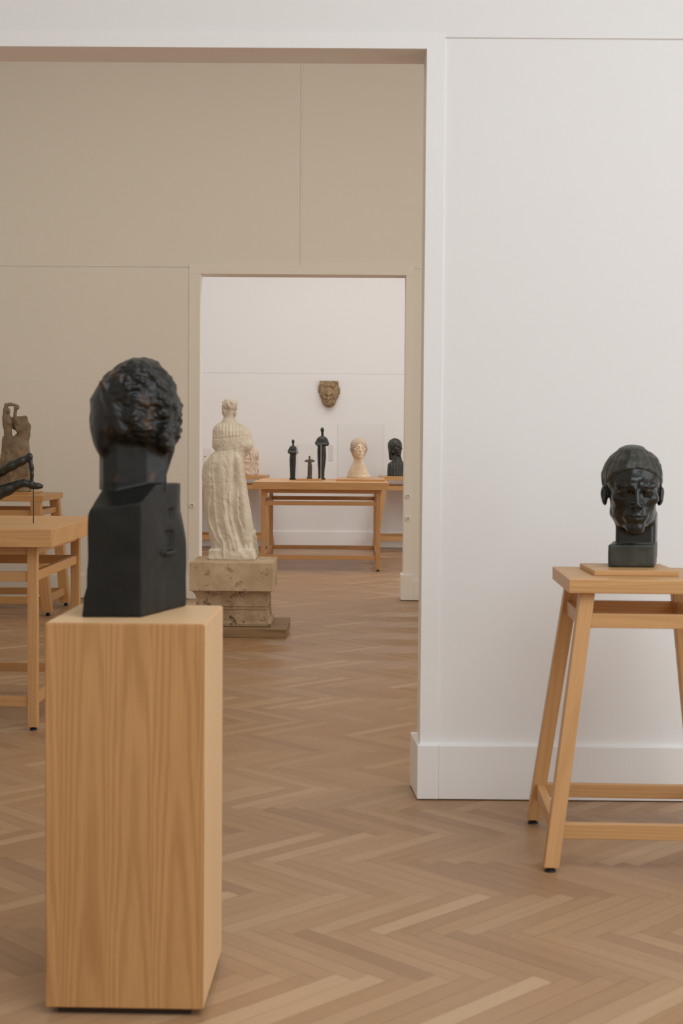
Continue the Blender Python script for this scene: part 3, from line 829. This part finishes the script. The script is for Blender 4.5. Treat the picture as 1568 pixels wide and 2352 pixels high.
setp(box('plinth_board', -.574, -.294, 15.46, 15.78, .9377, .956, BEECHT, None, (1, 0, 0), .002), 'small wooden board under the smallest figure in the clear case', 'board')
statuette('robed_statuette', 'smallest brown figure with outspread arms inside the clear case', (-.428, 15.60, .9562), Sg,
          [(1230, 740, 810, .022), (1290, 725, 835, .026), (1340, 728, 825, .024), (1375, 722, 835, .026), (1430, 718, 855, .03), (1550, 715, 858, .032), (1700, 712, 850, .032), (1800, 710, 842, .032), (1815, 710, 842, .032)],
          770, 1850, BROWNF, BROWNF, [[((770, 1265), 0, 30), ((690, 1262), -.01, 30), ((635, 1283), -.02, 22)], [((770, 1265), 0, 30), ((850, 1258), -.01, 32), ((915, 1280), -.02, 22)], [((640, 1285), -.02, 18), ((740, 1315), -.03, 16)], [((910, 1285), -.02, 18), ((810, 1315), -.03, 16)]], (770, 1150, 30, 42, 770, 1240), h=.003, zbase=.02, ribs=.0016)
box_case('acrylic_case', 'small clear acrylic cover over the smallest brown figure', -.568, -.300, 15.47, 15.77, .9562, 1.332, ACRW)

# ---- pale stone head of a woman in the large case
def white_bust():
    S = 15.95 / 3266.7 / 9.8; cx, yb = 462.0, 1072.0; H = .235
    rows = [((yb - y) * S, (l - cx) * S, (r - cx) * S, yc, d) for y, l, r, yc, d in [(560, 362, 568, .02, .055), (640, 358, 566, .02, .055), (700, 350, 572, .025, .058), (760, 318, 600, .03, .066), (850, 268, 645, .035, .08), (950, 226, 692, .04, .092), (1072, 190, 738, .04, .10)]]
    hc = ((463 - cx) * S + .002, .0, (yb - 395) * S)
    def hair(P):
        X, Y, Z = P
        h = ell(P, (0, .06, .09), (.40, .45, .42)) - .006 * np.sin(np.hypot(X, Z - .62) * 70)
        h = smin(h, cone((np.abs(X), Y, Z), (.33, .02, -.05), (.20, .06, -.42), .11, .07), .06)
        op = smax(Z - (.30 - 1.1 * np.abs(X)), np.abs(X) - (.235 + .10 * (Z + .3)), .03); op = smax(op, Y + .02, .02)
        h = smax(h, -op, .02)
        return smin(h, cone((np.abs(X), Y, Z), (0, -.30, .33), (.36, -.06, .06), .022, .022), .01)
    def fn(P):
        Q = rotz(P, math.radians(10), hc); Q = tuple(q / H for q in Q)
        f = head(Q, hair, False) * H
        b, _ = stack(P, rows, 2.1)
        f = smin(f, b, .02)
        rough = np.clip((P[0] - .01) / .05, 0, 1) * np.clip((.16 - P[2]) / .1, 0, 1)
        f = f - .0035 * rough * fbm(P, 50, 3, 2)
        return np.maximum(f, -P[2])
    r = thing('stone_bust', 'cream limestone bust of a woman inside the large clear case', 'sculpture', (.112, 15.98, .9602))
    def is_hair(c):
        Q = rotz(c.T, math.radians(10), hc); Q = tuple(q / H for q in Q); return hair(Q) < .008
    sculpt(r, fn, (-.16, -.14, 0), (.16, .16, .47), .0032, [('hair', LIMEH, is_hair), ('bust', LIME, None)], 2)
LIMEH = m_stone('rosy_limestone', (.46, .345, .26), (.62, .50, .40), None, 14, .4, .85, .6, 80)
white_bust()
setp(box('plinth_board', -.132, .395, 15.30, 16.3, .9377, .960, BEECHT, None, (1, 0, 0), .002), 'wide wooden board under the cream limestone bust', 'board')
box_case('acrylic_case', 'large clear acrylic cover over the cream limestone bust', -.126, .389, 15.6, 16.2, .9602, 1.555)

# ---- dark bust with long hair at the back wall
def dark_bust():
    S = 17.95 / 3266.7 / 9.8; cx, yb = 1260.0, 1026.0; H = .218
    rows = [((yb - y) * S, (l - cx) * S, (r - cx) * S, .02, d) for y, l, r, d in [(560, 1160, 1380, .05), (640, 1165, 1392, .055), (690, 1178, 1420, .065), (720, 1120, 1450, .08), (770, 1085, 1475, .09), (850, 1072, 1490, .10), (1026, 1064, 1500, .11)]]
    hc = ((1262 - cx) * S, .02, (yb - 375) * S)
    def hair(P):
        X, Y, Z = P
        h = ell(P, (0, .08, .10), (.385, .45, .42)) - .006 * np.sin(X * 55 + Y * 30 + Z * 12)
        h = smin(h, cone(P, (0, .33, -.1), (0, .36, -.62), .22, .16), .08)
        op = smax(Z - (.24 - .9 * np.abs(X)), np.abs(X) - .30, .03); op = smax(op, Y + .05, .02)
        return smax(h, -op, .02)
    A = math.radians(40)
    def fn(P):
        Q = rotz(P, A, hc); Q = tuple(q / H for q in Q)
        f = head(Q, hair, False, .5) * H
        b, _ = stack(P, rows, 2.2)
        b = b - .003 * np.sin(P[0] * 190) * (P[2] < .24)
        f = smin(f, b, .015) - .0015 * fbm(P, 45, 8, 2)
        return np.maximum(f, -P[2])
    r = thing('bronze_bust', 'dark long-haired bust turned to the right at the doorway edge', 'sculpture', (.594, 17.98, .9452))
    sculpt(r, fn, (-.16, -.16, 0), (.17, .17, .49), .0036, [('bust', BRONZEK, None)], 1)
BRONZEK = m_bronze('grey_black_bronze', (.014, .015, .012), (.032, .031, .024), (.06, .05, .034), .62, .35, .6, 60, .4, .003)
dark_bust()

# ---- pale draped torso on the left trestle of the back wall
def torso():
    S = 17.95 / 3266.7 / 15.68; cx, yb = 420.0, 1325.0
    rows = [((yb - y) * S, (l - cx) * S, (r - cx) * S, .0, d) for y, l, r, d in [(262, 340, 560, .03), (300, 250, 625, .05), (380, 200, 670, .07), (520, 180, 760, .08), (650, 175, 768, .085), (760, 180, 755, .085), (900, 175, 765, .085), (1050, 170, 772, .085), (1200, 165, 765, .085), (1325, 160, 745, .085)]]
    def fn(P):
        X, Y, Z = P
        f, _ = stack(P, rows, 2.5)
        w = fbm((X, Y, Z * .6), 22, 14, 2)
        dr = 1 / (1 + np.exp(-(X - .025) / .006))
        f = f - dr * (.006 * np.sin(X * 210 + 4 * w) + .006 * np.abs(fbm(P, 40, 17, 2))) - (1 - dr) * .003 * np.sin(Z * 95 + 3 * w + X * 25)
        f = f + .010 * np.exp(-((X - .022 - .02 * (Z - .2)) / .005) ** 2) * np.clip(-Y / .03, 0, 1)
        f = smin(f, cone(P, (-.03, -.06, .315), (.015, -.075, .285), .022, .018), .01)
        return np.maximum(f, -Z)
    r = thing('draped_torso', 'pale veined stone torso with drapery half hidden by the plaster woman', 'sculpture', (-1.262, 17.98, .9452))
    sculpt(r, fn, (-.11, -.12, 0), (.15, .12, .39), .0036, [('torso', PINKS, None)], 1)
torso()

# ---- stone mask on the back wall
def mask():
    S = 18.35 / 3266.7 / 15.68; cx, cz = 843.0, 760.0; H = .262
    def L(x, y): return ((x - cx) * S, (cz - y) * S)
    rows = [((cz - y) * S, (l - cx) * S, (r - cx) * S, 0, d) for y, l, r, d in
            [(300, 640, 1040, .06), (340, 560, 1120, .075), (400, 505, 1170, .085), (470, 458, 1205, .09), (560, 445, 1245, .09), (650, 452, 1252, .09), (740, 480, 1230, .09), (830, 520, 1195, .095), (920, 570, 1145, .10), (980, 590, 1105, .105), (1050, 608, 1098, .105), (1110, 640, 1070, .10), (1170, 700, 1020, .09), (1215, 770, 945, .07), (1232, 820, 890, .04)]]
    def fn(P):
        X, Y, Z = P
        f, _ = stack(P, rows, 2.2)
        # hood rim around a sunken face
        fc = ((P[0] - L(838, 0)[0]) / .092) ** 2 + ((P[2] - L(0, 790)[1]) / .118) ** 2
        f = smax(f, -smax((np.sqrt(fc) - 1) * .09, Y + .070, .012), .010)
        Q = (P[0] - L(838, 0)[0], (P[1] + .022) * 1.1, P[2] - L(0, 815)[1])
        Q = tuple(q / H for q in Q)
        hd = head(Q, None, False, 1.0) * H + .0 * X
        mx, mz = L(838, 0)[0], L(0, 815)[1]; AXm = np.abs(X - mx)
        hd = smin(hd, chain(P, [((mx, -.108, mz + .022), .011), ((mx, -.128, mz - .015), .011), ((mx, -.142, mz - .046), .015)], .006), .010)
        hd = smax(hd, -ell((AXm, Y, Z), (.034, -.122, mz + .002), (.022, .026, .011)), .010)
        hd = smin(hd, cone((AXm, Y, Z), (.010, -.112, mz + .016), (.055, -.095, mz + .028), .009, .008), .008)
        hd = smax(hd, -cone((AXm, Y, Z), (.024, -.128, mz - .050), (.036, -.112, mz - .085), .005, .005), .008)
        hd = smin(hd, ell(P, (mx, -.118, mz - .068), (.028, .012, .010)), .008)
        hd = smax(hd, -(ell((np.abs(X - L(838, 0)[0]), Y, Z), (.028, -.105, -.072), (.006, .02, .006))), .002)
        f = smin(f, smax(hd, np.abs(X) - .10, .01), .006)
        f = f + .007 * np.exp(-((np.hypot((X) / .128, (Z + .02) / .165) - 1) / .045) ** 2) * (Z > -.02)
        f = f - .0016 * fbm(P, 50, 3, 3)
        x0, z0 = L(505, 430); x1, z1 = L(1180, 272)
        f = smin(f, rbox(P, ((x0 + x1) / 2, .0, (z0 + z1) / 2), ((x1 - x0) / 2, .06, (z1 - z0) / 2), .004), .004)
        return np.maximum(f, Y)
    r = thing('wall_mask', 'weathered brown stone mask of a hooded man on the bright back wall', 'sculpture', (-.262, 18.4635, 1.985))
    sculpt(r, fn, (-.17, -.17, -.20), (.17, .012, .20), .0032, [('mask', TERRA, None)], 1, flat=False)
mask()

# ---- entwined couple on the trestle
def couple():
    S = 11.1 / 3266.7 / 7.59; cx, yb = 250.0, 1722.0
    def L(x, y, Y=0.0): return ((x - cx) * S, Y, (yb - y) * S)
    rows = [((yb - y) * S, (l - cx) * S, (r - cx) * S, .0, d) for y, l, r, d in [(780, 40, 300, .05), (830, 35, 440, .065), (900, 30, 465, .085), (1000, 15, 480, .095), (1100, 0, 492, .10), (1200, -12, 512, .105), (1290, -20, 542, .11), (1350, -22, 540, .11), (1450, -20, 522, .11), (1600, -20, 522, .11), (1722, -20, 520, .11)]]
    def fn(P):
        f, _ = stack(P, rows, 2.4)
        f = f - .006 * fbm(P, 11, 3, 3) - .008 * fbm((P[0], P[1], P[2] * .5), 24, 6, 2) - .003 * fbm(P, 60, 16, 2)
        w = chain(P, [(L(150, 860, -.03), 95 * S), (L(135, 700, -.03), 62 * S), (L(130, 560, -.03), 78 * S), (L(125, 470, -.03), 82 * S), (L(95, 410, -.03), 48 * S)], .015)
        w = smin(w, ell(P, L(175, 520, -.06), (38 * S, 40 * S, 45 * S)), .01)
        w = smin(w, chain(P, [(L(88, 430, -.03), 46 * S), (L(92, 300, -.03), 36 * S), (L(110, 212, -.03), 36 * S)], .01), .01)
        w = smin(w, chain(P, [(L(110, 210, -.03), 34 * S), (L(190, 200, -.03), 30 * S), (L(265, 215, -.03), 26 * S)], .008), .006)
        w = smin(w, ell(P, L(292, 250, -.03), (46 * S, 42 * S, 48 * S)), .008)
        w = smin(w, chain(P, [(L(270, 280, -.03), 30 * S), (L(262, 360, -.03), 27 * S), (L(262, 440, -.04), 34 * S), (L(330, 530, -.04), 50 * S)], .008), .008)
        w = smin(w, ell(P, L(142, 318, -.035), (36 * S, 42 * S, 58 * S)), .006)
        w = smin(w, cone(P, L(170, 325, -.05), L(180, 335, -.055), 8 * S, 9 * S), .004)
        w = smin(w, cone(P, L(140, 370, -.03), L(135, 430, -.03), 26 * S, 30 * S), .01)
        m = chain(P, [(L(380, 900), 92 * S), (L(395, 740), 100 * S), (L(400, 600), 108 * S), (L(370, 520), 100 * S), (L(330, 480), 70 * S)], .02)
        m = smin(m, ell(P, L(400, 460, .0), (62 * S, 60 * S, 60 * S)), .012)
        m = smin(m, cone(P, L(250, 470, -.01), L(330, 640, -.03), 60 * S, 55 * S), .015)
        m = smin(m, ell(P, L(265, 570, .01), (75 * S, 50 * S, 85 * S)), .02)
        m = smin(m, ell(P, L(300, 780, .0), (70 * S, 60 * S, 70 * S)), .02)
        m = m - .006 * fbm(P, 20, 8, 2)
        f = smin(f, smin(w, m, .008), .02)
        f = f + .004 * np.exp(-((P[0] - L(118, 0)[0]) / .003) ** 2) * (P[1] < 0) * (P[2] > .28)
        return np.maximum(f, -P[2])
    r = thing('couple_sculpture', 'brown stone group of an entwined couple, one arm bent overhead', 'sculpture', (-2.607, 11.13, .9362))
    sculpt(r, fn, (-.15, -.14, 0), (.16, .14, .72), .0042, [('group', COUPLE, None)], 1)
couple()

# ---- black reclining figure held on thin rods above the left table
def recliner():
    S = 6.85 / 3266.7 / 7.59
    def L(x, y, Y=0.0): return ((x - 495) * S, Y, (2300 - y) * S)
    def fn(P):
        f = chain(P, [(L(-420, 1650, .03), 130 * S), (L(-200, 1500, .02), 75 * S), (L(-20, 1390, 0), 60 * S), (L(130, 1300, -.01), 66 * S), (L(300, 1220, -.01), 54 * S), (L(430, 1150, -.01), 52 * S)], .03)
        f = smin(f, ell(P, L(440, 1130, -.01), (48 * S, 50 * S, 58 * S)), .01)
        f = smin(f, chain(P, [(L(445, 1190, -.01), 40 * S), (L(475, 1330, -.01), 40 * S), (L(478, 1450, -.01), 34 * S), (L(472, 1600, -.005), 36 * S)], .008), .008)
        f = smin(f, chain(P, [(L(-420, 1700, .0), 150 * S), (L(-150, 1780, 0), 130 * S), (L(60, 1710, 0), 100 * S), (L(240, 1625, 0), 72 * S), (L(340, 1600, 0), 70 * S), (L(480, 1645, 0), 60 * S), (L(560, 1650, 0), 52 * S), (L(630, 1658, 0), 42 * S)], .012), .006)
        f = smin(f, chain(P, [(L(-440, 1680, .01), 150 * S), (L(-750, 1560, .02), 140 * S), (L(-1000, 1350, .02), 130 * S), (L(-1080, 1200, .02), 60 * S)], .03), .02)
        f = smin(f, ell(P, L(-1130, 1060, .02), (85 * S, 95 * S, 110 * S)), .01)
        f = smin(f, chain(P, [(L(-1010, 1330, .06), 55 * S), (L(-1250, 1600, .07), 42 * S), (L(-1260, 1900, .06), 34 * S)], .01), .01)
        return f - .0013 * fbm(P, 36, 3, 2)
    r = thing('reclining_figure', 'black bronze reclining figure with bent knee held on a thin rod over the left table', 'sculpture', (-1.514, 6.83, .9252))
    sculpt(r, fn, (-.53, -.07, .05), (.06, .10, .40), .0036, [('figure', BLACKF, None)], 1, flat=False)
    lathe('rod', [(.0026, 0), (.0026, .185)], STEEL, r, 12, (0, 0, 0))
    lathe('rod', [(.0026, 0), (.0026, .135)], STEEL, r, 12, L(-200, 2300))
    lathe('rod', [(.0026, 0), (.0026, .165)], STEEL, r, 12, L(-800, 2300, .02))
recliner()

# ------------------------------------------------------------------ small things on the walls
def eyelet(loc, label):
    bm = bmesh.new(); R_, r_ = .0155, .0052
    rings = []
    for i in range(20):
        a = 2 * PI * i / 20
        rings.append([bm.verts.new((math.cos(a) * (R_ + r_ * math.cos(b)), -.008 + r_ * 1.5 * math.sin(b), math.sin(a) * (R_ + r_ * math.cos(b)))) for b in [2 * PI * j / 8 for j in range(8)]])
    for i in range(20):
        for j in range(8):
            bm.faces.new((rings[i][j], rings[i][(j + 1) % 8], rings[(i + 1) % 20][(j + 1) % 8], rings[(i + 1) % 20][j]))
    bmesh.ops.recalc_face_normals(bm, faces=bm.faces)
    r = thing('rope_eyelet', label, 'eyelet', loc)
    fin('ring', bm, TRIM, r, smooth=True)
    s = lathe('stem', [(.006, 0), (.006, .012)], TRIM, r, 12); s.rotation_euler = (PI / 2, 0, 0); s.location = (0, .001, 0)
eyelet((-1.330, FY, .798), 'small white ring on the left frame of the doorway beside the plaster woman')
eyelet((.505, FY, .890), 'upper of two small white rings on the right frame of the doorway')
eyelet((.507, FY, .700), 'lower of two small white rings on the right frame of the doorway')
setp(box('wall_label', -.262, -.205, YF - .012, YF - .006, 1.13, 1.335, CARD, None, None, .0), 'small grey label card on the back wall behind the tallest robed figure', 'label')
wl = thing('wall_label', 'small white label card with a dark mark left of the plaster woman', 'label', (-1.865, YF - .006, 1.17))
box('card', -.075, .075, -.005, 0, -.085, .105, CARDW, wl); box('printed_mark', -.012, .014, -.007, -.005, -.006, .004, REDP, wl)
